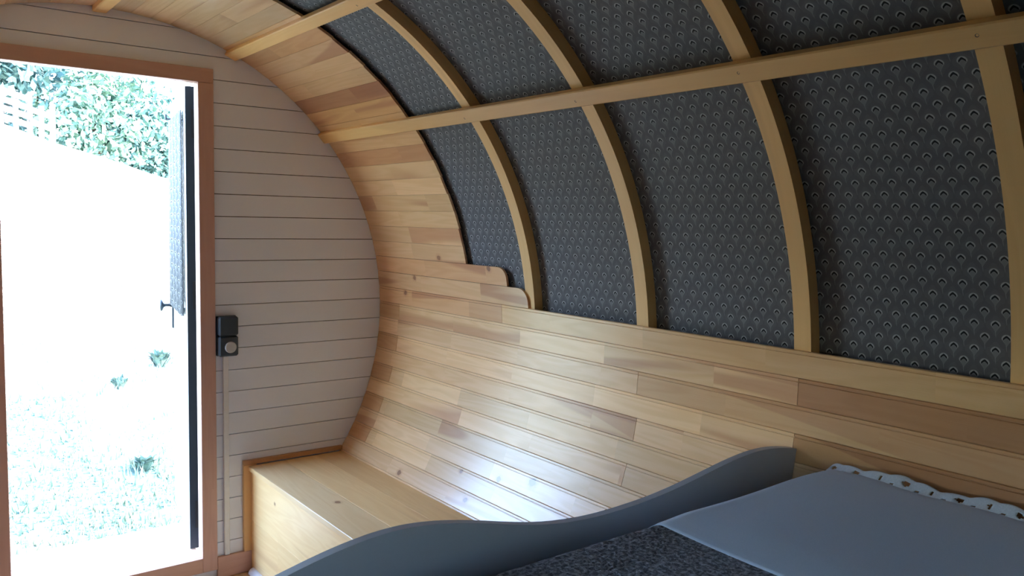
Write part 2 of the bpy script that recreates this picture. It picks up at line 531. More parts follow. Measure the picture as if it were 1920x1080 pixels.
# window in the left side, above the bed
win = empty('window_1', (-1.14, (WIN[0] + WIN[1]) / 2, CZ + 0.25))
tag(win, 'small window in the left side of the barrel above the bed', kind='structure')
for (t0, t1, ya_, yb_) in ((WIN[2], WIN[2] + 1.4, WIN[0], WIN[1]), (WIN[3] - 1.4, WIN[3], WIN[0], WIN[1]),
                           (WIN[2] + 1.4, WIN[3] - 1.4, WIN[0], WIN[0] + 0.028), (WIN[2] + 1.4, WIN[3] - 1.4, WIN[1] - 0.028, WIN[1])):
    arc_strip('window_frame', t0, t1, 1.100, 1.196, ya_, yb_, 'rib', win, -1, 2.0)
arc_strip('pane', WIN[2] + 1.4, WIN[3] - 1.4, 1.165, 1.169, WIN[0] + 0.028, WIN[1] - 0.028, 'glass', win, -1, 2.0)

# purlins with their screws
def purlin(theta, side, wall, y0=YB, y1=YW - 0.002):
    fr = arc_frame(theta, side, R)
    w2, t_in = 0.0235, -0.0185
    prof = [(-w2, 0.0), (-w2, t_in + 0.003), (-w2 + 0.003, t_in), (w2 - 0.003, t_in), (w2, t_in + 0.003), (w2, 0.0)]
    p = extrude_profile('purlin', prof, y0, y1, fr, 'rib', wall, tint=(1.0, 0.97, 0.95))
    for y in ribs_y[1:6]:
        n = 8
        dx = 0.004 * (1 if (int(y * 100) % 2) else -1)
        vts = [fr(0.0036 * math.cos(2 * PI * k / n) + dx, t_in - 0.0006, y + 0.0036 * math.sin(2 * PI * k / n)) for k in range(n)]
        vts += [fr(0.0020 * math.cos(2 * PI * k / n) + dx, t_in + 0.0004, y + 0.0020 * math.sin(2 * PI * k / n)) for k in range(n)]
        fcs = [[k, (k + 1) % n, n + (k + 1) % n, n + k] for k in range(n)] + [list(range(n, 2 * n))]
        build('screw', vts, fcs, 'iron', p)
    return p
for th in purlin_c:
    purlin(th, 1, wall_right)
for th in purlin_c[:2]:
    purlin(th, -1, wall_left)

# lining planks
PW = 2 * R * math.tan(rad(PITCH / 2))
def plank(theta_c, y0, y1, side, wall, style='bead', tint=None, knots=(), seed=None, name='plank'):
    fr = arc_frame(theta_c, side)
    h = PW / 2
    T = 0.0085
    if style == 'bead':   # open joint, small bead line under it
        prof = [(-h, T), (-h, 0.0020), (-h + 0.0016, 0.0), (h - 0.0106, 0.0), (h - 0.0094, 0.0020), (h - 0.0082, 0.0020),
                (h - 0.0070, 0.0), (h - 0.0018, 0.0), (h - 0.0001, 0.0020), (h - 0.0001, T)]
    else:
        prof = [(-h + 0.0002, T), (-h + 0.0002, 0.0010), (-h + 0.0008, 0.0), (h - 0.0008, 0.0), (h - 0.0002, 0.0010), (h - 0.0002, T)]
    o = extrude_profile(name, prof, y0, y1, fr, 'pine', wall, tint=tint or jit(0.09), seed=seed)
    for nm, k in zip(('knot_a', 'knot_b'), knots):
        o[nm] = k
    return o

def rowc(k):   # centre angle of lining row k (0 = top row of the lower lining, going down)
    return TOP - PITCH * (k + 0.5)

G = 0.0007
NEAR = YB + 0.002
joints = {0: [2.34], 1: [3.075, 1.14], 2: [1.668], 3: [3.075, 1.14], 4: [1.655], 5: [3.08, 1.14], 6: [1.66], 7: [3.085, 1.14],
          8: [1.66], 9: [3.09, 1.14], 10: [1.66], 11: [3.09, 1.14]}
knot_at = {(8, 0): [(2.19, -0.020, 0.0105), (2.027, 0.014, 0.015)], (10, 0): [(2.31, 0.006, 0.010), (2.753, -0.014, 0.011)],
           (9, 1): [(2.40, 0.02, 0.008)], (0, 0): [(3.02, 0.020, 0.010)]}
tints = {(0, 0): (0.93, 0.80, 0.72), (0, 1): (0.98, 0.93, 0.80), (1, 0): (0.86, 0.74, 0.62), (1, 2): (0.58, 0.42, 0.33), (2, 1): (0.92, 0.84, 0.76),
         (3, 0): (0.84, 0.72, 0.60), (5, 0): (0.84, 0.72, 0.62), (7, 0): (0.80, 0.68, 0.58), (9, 0): (0.78, 0.64, 0.54),
         (4, 0): (0.97, 0.93, 0.90), (3, 2): (0.70, 0.56, 0.44), (0, 2): (0.9, 0.8, 0.7), (2, 2): (0.7, 0.56, 0.44)}
wedges = {(4, 0): (1.97, 1.655, 0.45), (2, 1): (1.45, 0.9, 0.4), (1, 1): (1.62, 0.2, 0.55), (3, 2): (1.10, 0.75, 0.6)}
for k in range(12):
    ys = [YW - 0.0015] + joints[k] + [NEAR]
    for i in range(len(ys) - 1):
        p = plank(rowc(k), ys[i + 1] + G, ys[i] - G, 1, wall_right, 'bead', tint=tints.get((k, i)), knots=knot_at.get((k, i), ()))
        if (k, i) in wedges:
            p['heart_wedge'] = wedges[(k, i)]
    if rowc(k) + PITCH / 2 > WIN[2]:      # planks stop either side of the window
        plank(rowc(k), NEAR, WIN[0], -1, wall_left, 'bead')
        plank(rowc(k), WIN[1], YW - 0.0015, -1, wall_left, 'bead')
    else:
        plank(rowc(k), NEAR, YW - 0.0015, -1, wall_left, 'bead')

# two planks with rounded ends above the lower lining
def round_plank(k, yend, rc, tint, knots=()):
    fr = arc_frame(rowc(k), 1)
    h = PW / 2 - 0.0008
    pts = [(YW - 0.0015, -h), (YW - 0.0015, h)]
    for i in range(9):
        a = PI / 2 * i / 8
        pts.append((yend + rc - rc * math.sin(a), h - rc + rc * math.cos(a)))
    pts.append((yend, -h))
    o = prism('plank', pts, lambda y, t, d: fr(t, d, y), 0.0, 0.0085, 'pine', wall_right, tint=tint)
    for nm, kk in zip(('knot_a', 'knot_b'), knots):
        o[nm] = kk
round_plank(-1, 2.188, 0.050, (0.98, 0.90, 0.86), [(2.935, 0.022, 0.010)])
round_plank(-2, 2.300, 0.040, (0.93, 0.78, 0.70), [(2.40, 0.024, 0.010)])
# short lining planks between door wall and fabric, up to the crown
strip_tint = {-3: (1.02, 0.95, 0.92), -4: (1.05, 0.98, 0.93), -5: (1.05, 0.99, 0.92), -6: (1.0, 0.94, 0.86), -7: (1.05, 0.98, 0.92), -8: (1.05, 0.98, 0.90),
              -9: (0.78, 0.58, 0.46), -10: (1.02, 0.90, 0.76), -11: (0.98, 0.82, 0.62), -12: (0.96, 0.78, 0.56), -13: (0.66, 0.44, 0.34),
              -14: (1.0, 0.90, 0.82), -15: (1.02, 0.93, 0.88), -16: (1.04, 0.93, 0.90), -17: (0.90, 0.72, 0.58), -18: (0.98, 0.86, 0.70)}
for k in range(-3, -26, -1):
    if rowc(k) + PITCH / 2 > 91.0:
        break
    ye = 2.54 + random.uniform(-0.004, 0.004)
    plank(rowc(k), ye, YW - 0.0015, 1, wall_right, 'plain', tint=strip_tint.get(k), knots=[(2.725, -0.02, 0.011)] if k == -3 else ())
for k in range(-1, -26, -1):
    if rowc(k) + PITCH / 2 > 91.0:
        break
    plank(rowc(k), 2.54, YW - 0.0015, -1, wall_left, 'plain')

# ---- floor
floor = box('floor', -FLOOR_HALF - 0.05, FLOOR_HALF + 0.05, YB - 0.03, YW + 0.10, -0.08, -0.012, 'shell')
tag(floor, 'wooden floor inside the barrel', kind='structure')
for i in range(14):
    x0 = -FLOOR_HALF + i * (2 * FLOOR_HALF / 14)
    box('floor_board', x0 + 0.001, x0 + 2 * FLOOR_HALF / 14 - 0.001, YB, YW, -0.012, 0.0, 'floor', floor, axis='y', tint=jit(0.06))

# ---- door wall of painted boards
OP = (-0.325, 0.322, 0.097, 1.947)      # door opening x0 x1 z0 z1
wall_far = empty('wall_far', (0, YW, 0))
tag(wall_far, 'white painted end wall of horizontal boards around the open door', kind='structure')
def half_width(z):
    dz = z - CZ
    rr = 1.165
    c = math.sqrt(max(0.0, rr * rr - dz * dz)) if abs(dz) < rr else 0.0
    if z < 0.5:
        c = max(c, FLOOR_HALF)
    return c
def end_outline(z0, z1, xa, xb):
    """outline of one board between z0 and z1, clipped to the barrel and to [xa, xb]"""
    n = 8
    zs = [z0 + (z1 - z0) * i / n for i in range(n + 1)]
    r_ = [(min(xb, half_width(z)), z) for z in zs]
    l_ = [(max(xa, -half_width(z)), z) for z in reversed(zs)]
    return r_ + l_
def clean(poly):
    out_ = []
    for p in poly:
        if not out_ or (abs(p[0] - out_[-1][0]) + abs(p[1] - out_[-1][1])) > 1e-5:
            out_.append(p)
    # drop points in the middle of straight vertical runs
    res = []
    for i, p in enumerate(out_):
        a, b = out_[i - 1], out_[(i + 1) % len(out_)]
        if abs((p[0] - a[0]) * (b[1] - a[1]) - (p[1] - a[1]) * (b[0] - a[0])) > 1e-8:
            res.append(p)
    return res
BP = 0.0868
fw = lambda a, b, d: Vector((a, YW + d, b))
CA = 0.02   # boards run a little under the casing
kk = -17
while True:
    z0 = 1.444 + BP * kk; z1 = z0 + BP
    kk += 1
    if z1 < -0.01: continue
    if z0 > CZ + 1.15: break
    z0b, z1b = max(z0, 0.0) + 0.0014, min(z1, CZ + 1.164) - 0.0014
    segs = []
    if z1b > OP[2] and z0b < OP[3] + CA:
        if z1b > OP[3] + CA + 0.01:
            # board over the opening: notch it by cutting into an upper strip and two side pieces
            zc = OP[3] + CA
            segs = [(zc + 0.0, z1b, -2, 2), (z0b, zc, OP[1] + CA, 2), (z0b, zc, -2, OP[0] - CA)]
        else:
            segs = [(z0b, z1b, OP[1] + CA, 2), (z0b, z1b, -2, OP[0] - CA)]
    else:
        segs = [(z0b, z1b, -2, 2)]
    for (a, b, xa, xb) in segs:
        poly = clean(end_outline(a, b, xa, xb))
        if len(poly) >= 3:
            prism('board', poly, fw, 0.0, 0.012, 'white', wall_far, tint=jit(0.012))
# backing behind the boards, with the door hole (four pieces in one sheet)
def backing(poly, name='backing'):
    prism(name, poly, fw, 0.0122, 0.034, 'dark', wall_far)
backing(clean(end_outline(-0.02, OP[3] + 0.02, OP[1] + 0.003, 2)))
backing(clean(end_outline(-0.02, OP[3] + 0.02, -2, OP[0] - 0.003)))
backing(clean(end_outline(OP[3] + 0.02, CZ + 1.164, -2, 2)))
backing(clean(end_outline(-0.02, OP[2] - 0.002, OP[0] - 0.003, OP[1] + 0.003)))

# ---- rear wall
wall_near = box('wall_near', -1.2, 1.2, YB - 0.06, YB - 0.002, -0.05, 2.25, 'shell')
tag(wall_near, 'brown wooden end wall behind the bed', kind='structure')

# ---- skirting board
bb = empty('baseboard_far', (0.44, YW, 0))
tag(bb, 'pinkish pine skirting board between door frame and bench', kind='structure')
box('skirting_board', 0.3815, 0.520, YW - 0.016, YW - 0.0005, 0.0, 0.087, 'frame', bb, axis='x', tint=(0.92, 0.80, 0.76))

# ---- door: casing, jamb, open leaf
door = empty('door_1', (0.0, YW, 0.0))
tag(door, 'open door in a pine frame, leaf swung outwards', kind='structure')
CW = 0.058
box('casing', OP[1], OP[1] + CW, YW - 0.018, YW - 0.0005, OP[2] - CW, OP[3], 'frame', door, tint=(0.98, 0.86, 0.84))
box('casing', OP[0] - CW, OP[0], YW - 0.018, YW - 0.0005, OP[2] - CW, OP[3], 'frame', door, tint=(0.98, 0.86, 0.84))
box('casing', OP[0] - CW, OP[1] + CW, YW - 0.018, YW - 0.0005, OP[3] + 0.0005, OP[3] + 0.054, 'frame', door, axis='x', tint=(0.94, 0.82, 0.78))
box('casing', OP[0], OP[1], YW - 0.018, YW - 0.0005, OP[2] - CW, OP[2], 'frame', door, axis='x', tint=(0.94, 0.84, 0.78))
box('jamb', OP[1], OP[1] + 0.010, YW, YW + 0.034, OP[2], OP[3], 'frame', door, tint=(1.1, 1.1, 1.05))
box('jamb', OP[0] - 0.010, OP[0], YW, YW + 0.034, OP[2], OP[3], 'frame', door, tint=(1.1, 1.1, 1.05))
box('head', OP[0] - 0.01, OP[1] + 0.01, YW, YW + 0.034, OP[3], OP[3] + 0.012, 'frame', door, axis='x')
box('threshold', OP[0] - 0.01, OP[1] + 0.01, YW, YW + 0.11, OP[2] - 0.03, OP[2], 'frame', door, axis='x', tint=(1.1, 1.1, 1.05))

# leaf in its own frame: s along the leaf (0 = hinge side), n = thickness, z up
HX, HY = 0.309, 3.352
la = rad(80.0)
lu = Vector((math.cos(la), math.sin(la), 0)); ln = Vector((math.sin(la), -math.cos(la), 0))
def lf(s_, n_, z_):
    return Vector((HX, HY, 0)) + lu * s_ + ln * n_ + Vector((0, 0, z_))
def leafbox(name, s0, s1, n0, n1, z0, z1, mat, parent, **kw):
    vts = [lf(s_, n_, z_) for z_ in (z0, z1) for (s_, n_) in ((s0, n0), (s1, n0), (s1, n1), (s0, n1))]
    fcs = [[0, 1, 2, 3], [4, 5, 6, 7], [0, 1, 5, 4], [1, 2, 6, 5], [2, 3, 7, 6], [3, 0, 4, 7]]
    uvs = [(v.z, v.y) for v in vts]
    return build(name, vts, fcs, mat, parent, uvs, **kw)
leaf = empty('leaf', (HX, HY - YW, 0.0), door)
LWD, LT = 0.62, 0.038
leafbox('edge_strip', 0.0, 0.012, 0.0, LT, 0.10, 1.945, 'edge', leaf)
leafbox('stile', 0.012, 0.085, 0.0, LT, 0.105, 1.94, 'leaf', leaf)
leafbox('stile', LWD - 0.075, LWD, 0.0, LT, 0.105, 1.94, 'leaf', leaf)
leafbox('top_rail', 0.085, LWD - 0.075, 0.0, LT, 1.86, 1.94, 'leaf', leaf)
leafbox('lower_panel', 0.085, LWD - 0.075, 0.004, LT - 0.004, 0.105, 1.00, 'leaf', leaf)
leafbox('middle_rail', 0.085, LWD - 0.075, 0.0, LT, 1.00, 1.07, 'leaf', leaf)
leafbox('pane', 0.085, LWD - 0.075, 0.013, 0.018, 1.07, 1.86, 'glass', leaf)
# printed curtain gathered on the inside of the pane
n = 40
vts, uvs, fcs = [], [], []
for j, z_ in enumerate((1.04, 1.86)):
    for i in range(n + 1):
        s_ = 0.07 + (LWD - 0.13) * i / n
        nn = -0.012 + 0.006 * math.sin(i * 1.9) * (1.0 if j == 0 else 0.6)
        vts.append(lf(s_, nn, z_)); uvs.append((s_ * 1.3, z_))
fcs = [[i, i + 1, n + 2 + i, n + 1 + i] for i in range(n)]
cur = build('curtain', vts, fcs, 'fabric', leaf, uvs, smooth=True)
cur.modifiers.new('thick', 'SOLIDIFY').thickness = 0.0015
# curtain hook
leafbox('hook', LWD - 0.06, LWD - 0.052, -0.022, 0.0, 1.868, 1.876, 'iron', leaf)
leafbox('hook', LWD - 0.06, LWD - 0.052, -0.026, -0.019, 1.868, 1.892, 'iron', leaf)
# hinges
for z_ in (0.24, 1.13, 1.80):
    leafbox('hinge', -0.004, 0.014, LT - 0.018, LT + 0.004, z_ - 0.055, z_ + 0.055, 'iron', leaf)
    leafbox('hinge_arm', -0.010, 0.006, LT + 0.004, LT + 0.026, z_ + 0.0, z_ + 0.035, 'iron', leaf)
    leafbox('hinge_arm', -0.012, -0.004, LT + 0.014, LT + 0.022, z_ - 0.05, z_ + 0.03, 'iron', leaf)
# handle: plate, spindle, lever knob
def tube_leaf(name, s_, z_, prof, mat, parent, n=14):
    vts, fcs = [], []
    for (nn, r_) in prof:
        for k in range(n):
            a = 2 * PI * k / n
            vts.append(lf(s_ + r_ * math.cos(a), nn, z_ + r_ * math.sin(a)))
    for j in range(len(prof) - 1):
        for k in range(n):
            fcs.append([j * n + k, j * n + (k + 1) % n, (j + 1) * n + (k + 1) % n, (j + 1) * n + k])
    fcs.append(list(range(n))); fcs.append(list(range((len(prof) - 1) * n, len(prof) * n)))
    return build(name, vts, fcs, mat, parent, smooth=True)
hd = leafbox('handle_plate', LWD - 0.055, LWD - 0.02, -0.008, 0.0, 0.93, 1.06, 'iron', leaf)
tube_leaf('handle', LWD - 0.038, 1.035, [(-0.008, 0.010), (-0.014, 0.008), (-0.036, 0.007), (-0.042, 0.012), (-0.048, 0.026), (-0.054, 0.028), (-0.058, 0.018), (-0.0585, 0.002)], 'iron', leaf)

# ---- outside platform, ground
deck = empty('floor_deck', (0, 3.6, 0.0))
tag(deck, 'pale wooden entrance step outside the open door', kind='structure')
for i in range(6):
    y0 = YW + 0.112 + i * 0.0815
    box('deck_plank', -0.80, 1.10, y0, y0 + 0.077, 0.005, 0.035, 'deck', deck, axis='x', tint=jit(0.03))
box('deck_bearer', -0.80, 1.10, YW + 0.13, YW + 0.17, -0.62, 0.004, 'deck', deck, axis='x')
box('deck_bearer', -0.80, 1.10, YW + 0.53, YW + 0.57, -0.62, 0.004, 'deck', deck, axis='x')

def ground_z(x, y):
    xr = np.clip(x + 0.644, -9.0, 13.0)
    t = np.clip((y - 4.6) / (24.0 - 4.6), 0.0, 1.0)
    crest = 2.87 - 0.30 * xr
    z = 1.45 + (-2.08) * (1 - t) + crest * t
    beyond = np.clip(y - 24.0, 0, 100)
    z = z - 0.05 * beyond
    z = z + 0.05 * np.sin(x * 1.7 + y * 0.9) * np.sin(y * 1.3 - x * 0.6) * np.clip((y - 4) / 6, 0, 1)
    return z
xs = np.linspace(-30, 34, 81); ys_ = np.concatenate([np.linspace(-14, 4, 10), np.linspace(4.5, 26, 60), np.linspace(28, 60, 12)])
gv, gf = [], []
for yy in ys_:
    for xx in xs:
        gv.append((xx, yy, float(ground_z(xx, yy))))
nx = len(xs)
for j in range(len(ys_) - 1):
    for i in range(nx - 1):
        gf.append([j * nx + i, j * nx + i + 1, (j + 1) * nx + i + 1, (j + 1) * nx + i])
g = build('ground_meadow', gv, gf, 'ground', None, [(a[0], a[1]) for a in gv], smooth=True)
tag(g, 'bright sunlit meadow rising behind the open door', 'meadow', kind='structure')

# ================================================================ furniture
# ---- bench
bench = empty('bench', (0.70, 2.2, 0.0))
tag(bench, 'pine box bench along the curved wall beside the door', 'bench')
BX0, BX1, BY0, BY1, BZ = 0.505, 0.925, 1.16, YW - 0.0185, 0.44
w3 = (BX1 - BX0) / 2
sb = box('seat_board', BX0, BX0 + 0.150, BY0, BY1, BZ - 0.020, BZ, 'seat', bench, 0.002, 'y', tint=(1.0, 0.98, 0.96))
sb['knot_a'] = (2.64, 1.055, 0.011)
sb2 = box('seat_board', BX0 + 0.1506, BX0 + 0.29, BY0, BY1, BZ - 0.020, BZ, 'seat', bench, 0.0006, 'y', tint=(0.96, 0.90, 0.80))
sb2['knot_a'] = (3.15, 1.02, 0.008)
box('seat_board', BX0 + 0.2906, BX1 - 0.008, BY0, BY1, BZ - 0.020, BZ, 'seat', bench, 0.0006, 'y', tint=(0.95, 0.87, 0.76))
fp = box('front_board', BX0 + 0.012, BX0 + 0.030, BY0, BY1, 0.215, BZ - 0.0205, 'seat', bench, 0.001, 'y', tint=(1.04, 1.04, 1.02))
fp['knot_a'] = (2.98, 0.87, 0.006)
box('front_board', BX0 + 0.012, BX0 + 0.030, BY0, BY1, 0.0, 0.2145, 'seat', bench, 0.001, 'y', tint=(1.0, 0.98, 0.95))
box('wall_cleat', 0.487, 0.540, YW - 0.018, YW - 0.0005, 0.0875, BZ + 0.004, 'seat', bench, 0.001, 'z', tint=(0.88, 0.74, 0.64))
box('wall_cleat', 0.487, BX1 - 0.005, YW - 0.018, YW - 0.0005, BZ + 0.0045, BZ + 0.022, 'seat', bench, 0.001, 'x', tint=(0.62, 0.46, 0.40))
# white quarter-round along the foot of the bench
fr_q = lambda t, d, y: Vector((BX0 + 0.012 - t, y, d))
prof = [(0, 0.0)] + [(0.022 * math.cos(a), 0.022 * math.sin(a)) for a in [PI / 2 * i / 5 for i in range(6)]]
q = extrude_profile('foot_moulding', prof, BY0, BY1 - 0.02, fr_q, 'duct', bench)

# ---- outlet box and its cable duct
ob = empty('outlet_box', (0.425, YW, 0.90))
tag(ob, 'anthracite double outlet box with pale round cap on the white boards', 'outlet box')
OX0, OX1 = 0.385, 0.463
def rbox(name, x0, x1, y0, y1, z0, z1, mat, parent, b):
    return box(name, x0, x1, y0, y1, z0, z1, mat, parent, b)
rbox('back_plate', OX0, OX1, YW - 0.012, YW - 0.0005, 0.897, 1.055, 'box', ob, 0.003)
rbox('upper_cover', OX0 + 0.001, OX1 - 0.001, YW - 0.042, YW - 0.012, 0.979, 1.054, 'box', ob, 0.006)
rbox('lower_cover', OX0 + 0.001, OX1 - 0.001, YW - 0.040, YW - 0.012, 0.898, 0.977, 'box', ob, 0.006)
cx, cz = 0.430, 0.934
vts, fcs, n = [], [], 28
for (d, r_) in ((0.040, 0.0225), (0.044, 0.0225), (0.046, 0.0205), (0.0462, 0.012)):
    for k in range(n):
        a = 2 * PI * k / n
        vts.append((cx + r_ * math.cos(a), YW - d, cz + r_ * math.sin(a)))
for j in range(3):
    for k in range(n):
        fcs.append([j * n + k, j * n + (k + 1) % n, (j + 1) * n + (k + 1) % n, (j + 1) * n + k])
fcs.append(list(range(3 * n, 4 * n)))
c = build('round_cap', vts, fcs, 'cap', ob)
c['label'] = 'pale round cap'
duct = box('cable_duct', 0.410, 0.4305, YW - 0.014, YW - 0.0005, 0.0875, 0.8965, 'duct', None, 0.002)
tag(duct, 'thin white vertical cable duct below the outlet box', 'cable duct')

# ---- bed: footboard, base, mattress
bed = empty('bed', (0.0, 0.35, 0.0))
tag(bed, 'built-in bed across the barrel behind a wavy grey board', 'bed')
key = [(0.0, 0.952), (0.035, 0.951), (0.075, 0.946), (0.117, 0.939), (0.173, 0.926), (0.232, 0.911), (0.294, 0.897), (0.359, 0.888), (0.427, 0.883), (0.499, 0.8835),
       (0.575, 0.887), (0.655, 0.895), (0.739, 0.908), (0.828, 0.923), (0.90, 0.932), (0.96, 0.9345), (1.02, 0.930), (1.075, 0.920), (1.0945, 0.9155)]
kx = np.array([a for a, b in key]); kz = np.array([b for a, b in key])
def wave(x):
    return float(np.interp(abs(x), kx, kz))
top = []
N = 120
for i in range(N + 1):
    x = -1.0945 + 2 * 1.0945 * i / N
    # light smoothing of the outline
    zz = sum(wave(x + d) for d in (-0.03, -0.015, 0, 0.015, 0.03)) / 5 if abs(x) < 1.05 else wave(x)
    top.append((x, zz))
poly = []
for i in range(10):
    z = 0.45 + (top[0][1] - 0.45) * i / 10
    poly.append((-math.sqrt(1.1035 ** 2 - (z - CZ) ** 2), z))
poly += top
for i in range(9, -1, -1):
    z = 0.45 + (top[-1][1] - 0.45) * i / 10
    poly.append((math.sqrt(1.1035 ** 2 - (z - CZ) ** 2), z))
poly += [(0.895, 0.42), (0.895, 0.0), (-0.895, 0.0), (-0.895, 0.42)]
prism('wavy_board', poly, lambda a, b, d: Vector((a, d, b)), 1.129, 1.147, 'bed', bed)
box('base', -0.88, 0.88, YB + 0.02, 1.125, 0.0, 0.62, 'bed', bed, 0.004)
# mattress with rounded edges
def soft_slab(name, x0, x1, y0, y1, zt, zb, mat, parent, rnd=0.05, nxs=40, nys=60, zf=None, smooth=True):
    """padded slab: flat top, rounded rim, open below only where it rests"""
    def prof(t, a, b):     # coordinate along one side with rounded rim
        return t
    vts, fcs = [], []
    us = np.concatenate([np.linspace(0, 1, 7)[:-1] * rnd, np.linspace(rnd, (x1 - x0) - rnd, nxs), (x1 - x0) - rnd + np.linspace(0, 1, 7)[1:] * rnd])
    vs2 = np.concatenate([np.linspace(0, 1, 7)[:-1] * rnd, np.linspace(rnd, (y1 - y0) - rnd, nys), (y1 - y0) - rnd + np.linspace(0, 1, 7)[1:] * rnd])
    def drop(q, L):
        e = min(q, L - q)
        if e >= rnd: return 0.0
        f = 1 - e / rnd
        return rnd * (1 - math.sqrt(max(0.0, 1 - f * f)))
    for vv in vs2:
        for uu in us:
            z = zt - max(drop(uu, x1 - x0), drop(vv, y1 - y0))
            if zf: z += zf(x0 + uu, y0 + vv)
            vts.append((x0 + uu, y0 + vv, z))
    a, b = len(us), len(vs2)
    for j in range(b - 1):
        for i in range(a - 1):
            fcs.append([j * a + i, j * a + i + 1, (j + 1) * a + i + 1, (j + 1) * a + i])
    rim = [i for i in range(a)] + [j * a + a - 1 for j in range(1, b)] + [(b - 1) * a + i for i in range(a - 2, -1, -1)] + [j * a for j in range(b - 2, 0, -1)]
    base = len(vts)
    for r_ in rim:
        vts.append((vts[r_][0], vts[r_][1], zb))
    m_ = len(rim)
    for i in range(m_):
        fcs.append([rim[i], rim[(i + 1) % m_], base + (i + 1) % m_, base + i])
    fcs.append([base + i for i in range(m_)])
    return build(name, vts, fcs, mat, parent, smooth=smooth)
soft_slab('mattress', -0.90, 0.95, YB + 0.03, 1.03, 0.845, 0.622, 'mattress', bed, 0.04, 12, 12)

# ---- bedding
def fbm(x, y):
    return (math.sin(x * 5.1 + y * 2.3) * math.sin(y * 4.1 - x * 1.7) + 0.5 * math.sin(x * 11.0 - y * 7.0 + 1.0) * math.sin(y * 9.0 + x * 3.0)) * 0.5
YE = 1.047       # foot-side rim of the bedding
def bed_z(x, y):
    z = 0.900
    e = YE - y
    rnd = 0.060
    if e < rnd:
        f = 1 - e / rnd
        z -= 0.085 * (1 - math.sqrt(max(0.0, 1 - f * f)))
    z += 0.004 * fbm(x, y)
    return z
def cover(name, xa, xb, nx_, ny_, mat, dz, rough, hem=False, thick=0.012, zadd=None):
    """quilted cover lying on the mattress: top sheet plus underside"""
    xs2 = np.linspace(0, 1, nx_); 
    ysz = np.concatenate([np.linspace(YB + 0.04, 0.90, ny_), np.linspace(0.905, YE - 0.0005, 44)])
    vts, fcs = [], []
    for y in ysz:
        x0_, x1_ = xa(y), xb(y)
        for t in xs2:
            x = x0_ + (x1_ - x0_) * t
            z = bed_z(x, y) + dz
            if zadd: z += zadd(x, y)
            if rough: z += rough * random.uniform(-1, 1)
            if hem:
                h_ = abs(y - 0.992)
                if h_ < 0.006: z -= 0.004 * (1 - h_ / 0.006)
            vts.append((x, y, z))
    a, b = nx_, len(ysz)
    for j in range(b - 1):
        for i in range(a - 1):
            fcs.append([j * a + i, j * a + i + 1, (j + 1) * a + i + 1, (j + 1) * a + i])
    # hanging foot side and thickness all round
    rim = [i for i in range(a)] + [j * a + a - 1 for j in range(1, b)] + [(b - 1) * a + i for i in range(a - 2, -1, -1)] + [j * a for j in range(b - 2, 0, -1)]
    base = len(vts)
    for r_ in rim:
        foot = r_ >= (b - 1) * a
        vts.append((vts[r_][0], vts[r_][1], (0.70 if foot else vts[r_][2] - thick)))
    m_ = len(rim)
    for i in range(m_):
        fcs.append([rim[i], rim[(i + 1) % m_], base + (i + 1) % m_, base + i])
    o = build(name, vts, fcs, mat, None, smooth=True)
    return o
def edge_x(y):
    return 0.475 + 0.012 * math.sin(y * 5.0 + 1.0) - 0.02 * max(0.0, (y - 1.0)) / 0.05
blanket = cover('blanket', lambda y: -0.98, lambda y: edge_x(y) + 0.05, 210, 200, 'blanket', 0.0, 0.0012, hem=True, thick=0.02)
tag(blanket, 'charcoal terry blanket covering the bed', 'blanket')
def pillow_puff(x, y):
    a = max(0.0, min(1.0, (x - 0.475) / 0.10)); a = a * a * (3 - 2 * a)
    b = max(0.0, min(1.0, (1.06 - x) / 0.05))
    hem = max(0.0, min(1.0, (x - edge_x(y)) / 0.02)); hem = hem * hem * (3 - 2 * hem)
    crease = 0.0022 * math.sin(x * 9 + y * 26 + 2 * math.sin(x * 6)) * a * (0.5 + 0.5 * math.sin(y * 5 + x * 3))
    return 0.006 * a * b - 0.0022 * (1 - hem) + crease
sheet = cover('sheet', lambda y: edge_x(y), lambda y: 1.045, 70, 110, 'sheet', 0.0045, 0.0, thick=0.0018, zadd=pillow_puff)
tag(sheet, 'pale blue cotton sheet turned back over the head of the bed', 'sheet')
# lace edging along the wall: scalloped strip with eyelets
lv_, lfc = [], []
ny_, nw = 420, 12
yA, yB_ = 1.03, YB + 0.05
skip = set()
for i in range(ny_ + 1):
    y = yA + (yB_ - yA) * i / ny_
    sc_ = 0.5 + 0.5 * abs(math.sin(y * PI / 0.055))
    for j in range(nw + 1):
        t = j / nw
        L = 0.030 + 0.022 * sc_
        x = 1.026 + 0.036 * t + 0.004 * math.sin(y * 38.0 + 1.0) * t
        end = max(0.0, min(1.0, (yA - y) / 0.05)); end = math.sqrt(1 - (1 - end) ** 2)
        z = 0.878 + end * (0.024 + L * t * 0.42) + 0.004 * math.sin(y * 31.0) * t
        lv_.append((x, y, z))
pitch_i = 0.055 / (abs(yB_ - yA) / ny_)
for i in range(ny_):
    for j in range(nw):
        ph = ((i + 0.5) % pitch_i) / pitch_i
        hole = ((ph - 0.5) / (0.10 + 0.06 * math.sin(i // pitch_i * 2.7))) ** 2 + ((j + 0.5 - 7.3) / 1.9) ** 2 < 1
        hole2 = ((min(ph, 1 - ph)) / 0.09) ** 2 + ((j + 0.5 - 4.2) / 1.3) ** 2 < 1
        if hole or hole2: continue
        a = i * (nw + 1) + j
        lfc.append([a, a + 1, a + nw + 2, a + nw + 1])
lace = build('lace_edging', lv_, lfc, 'lace', sheet, smooth=True)
lace.modifiers.new('thick', 'SOLIDIFY').thickness = 0.001
lace['label'] = 'scalloped white lace edging'

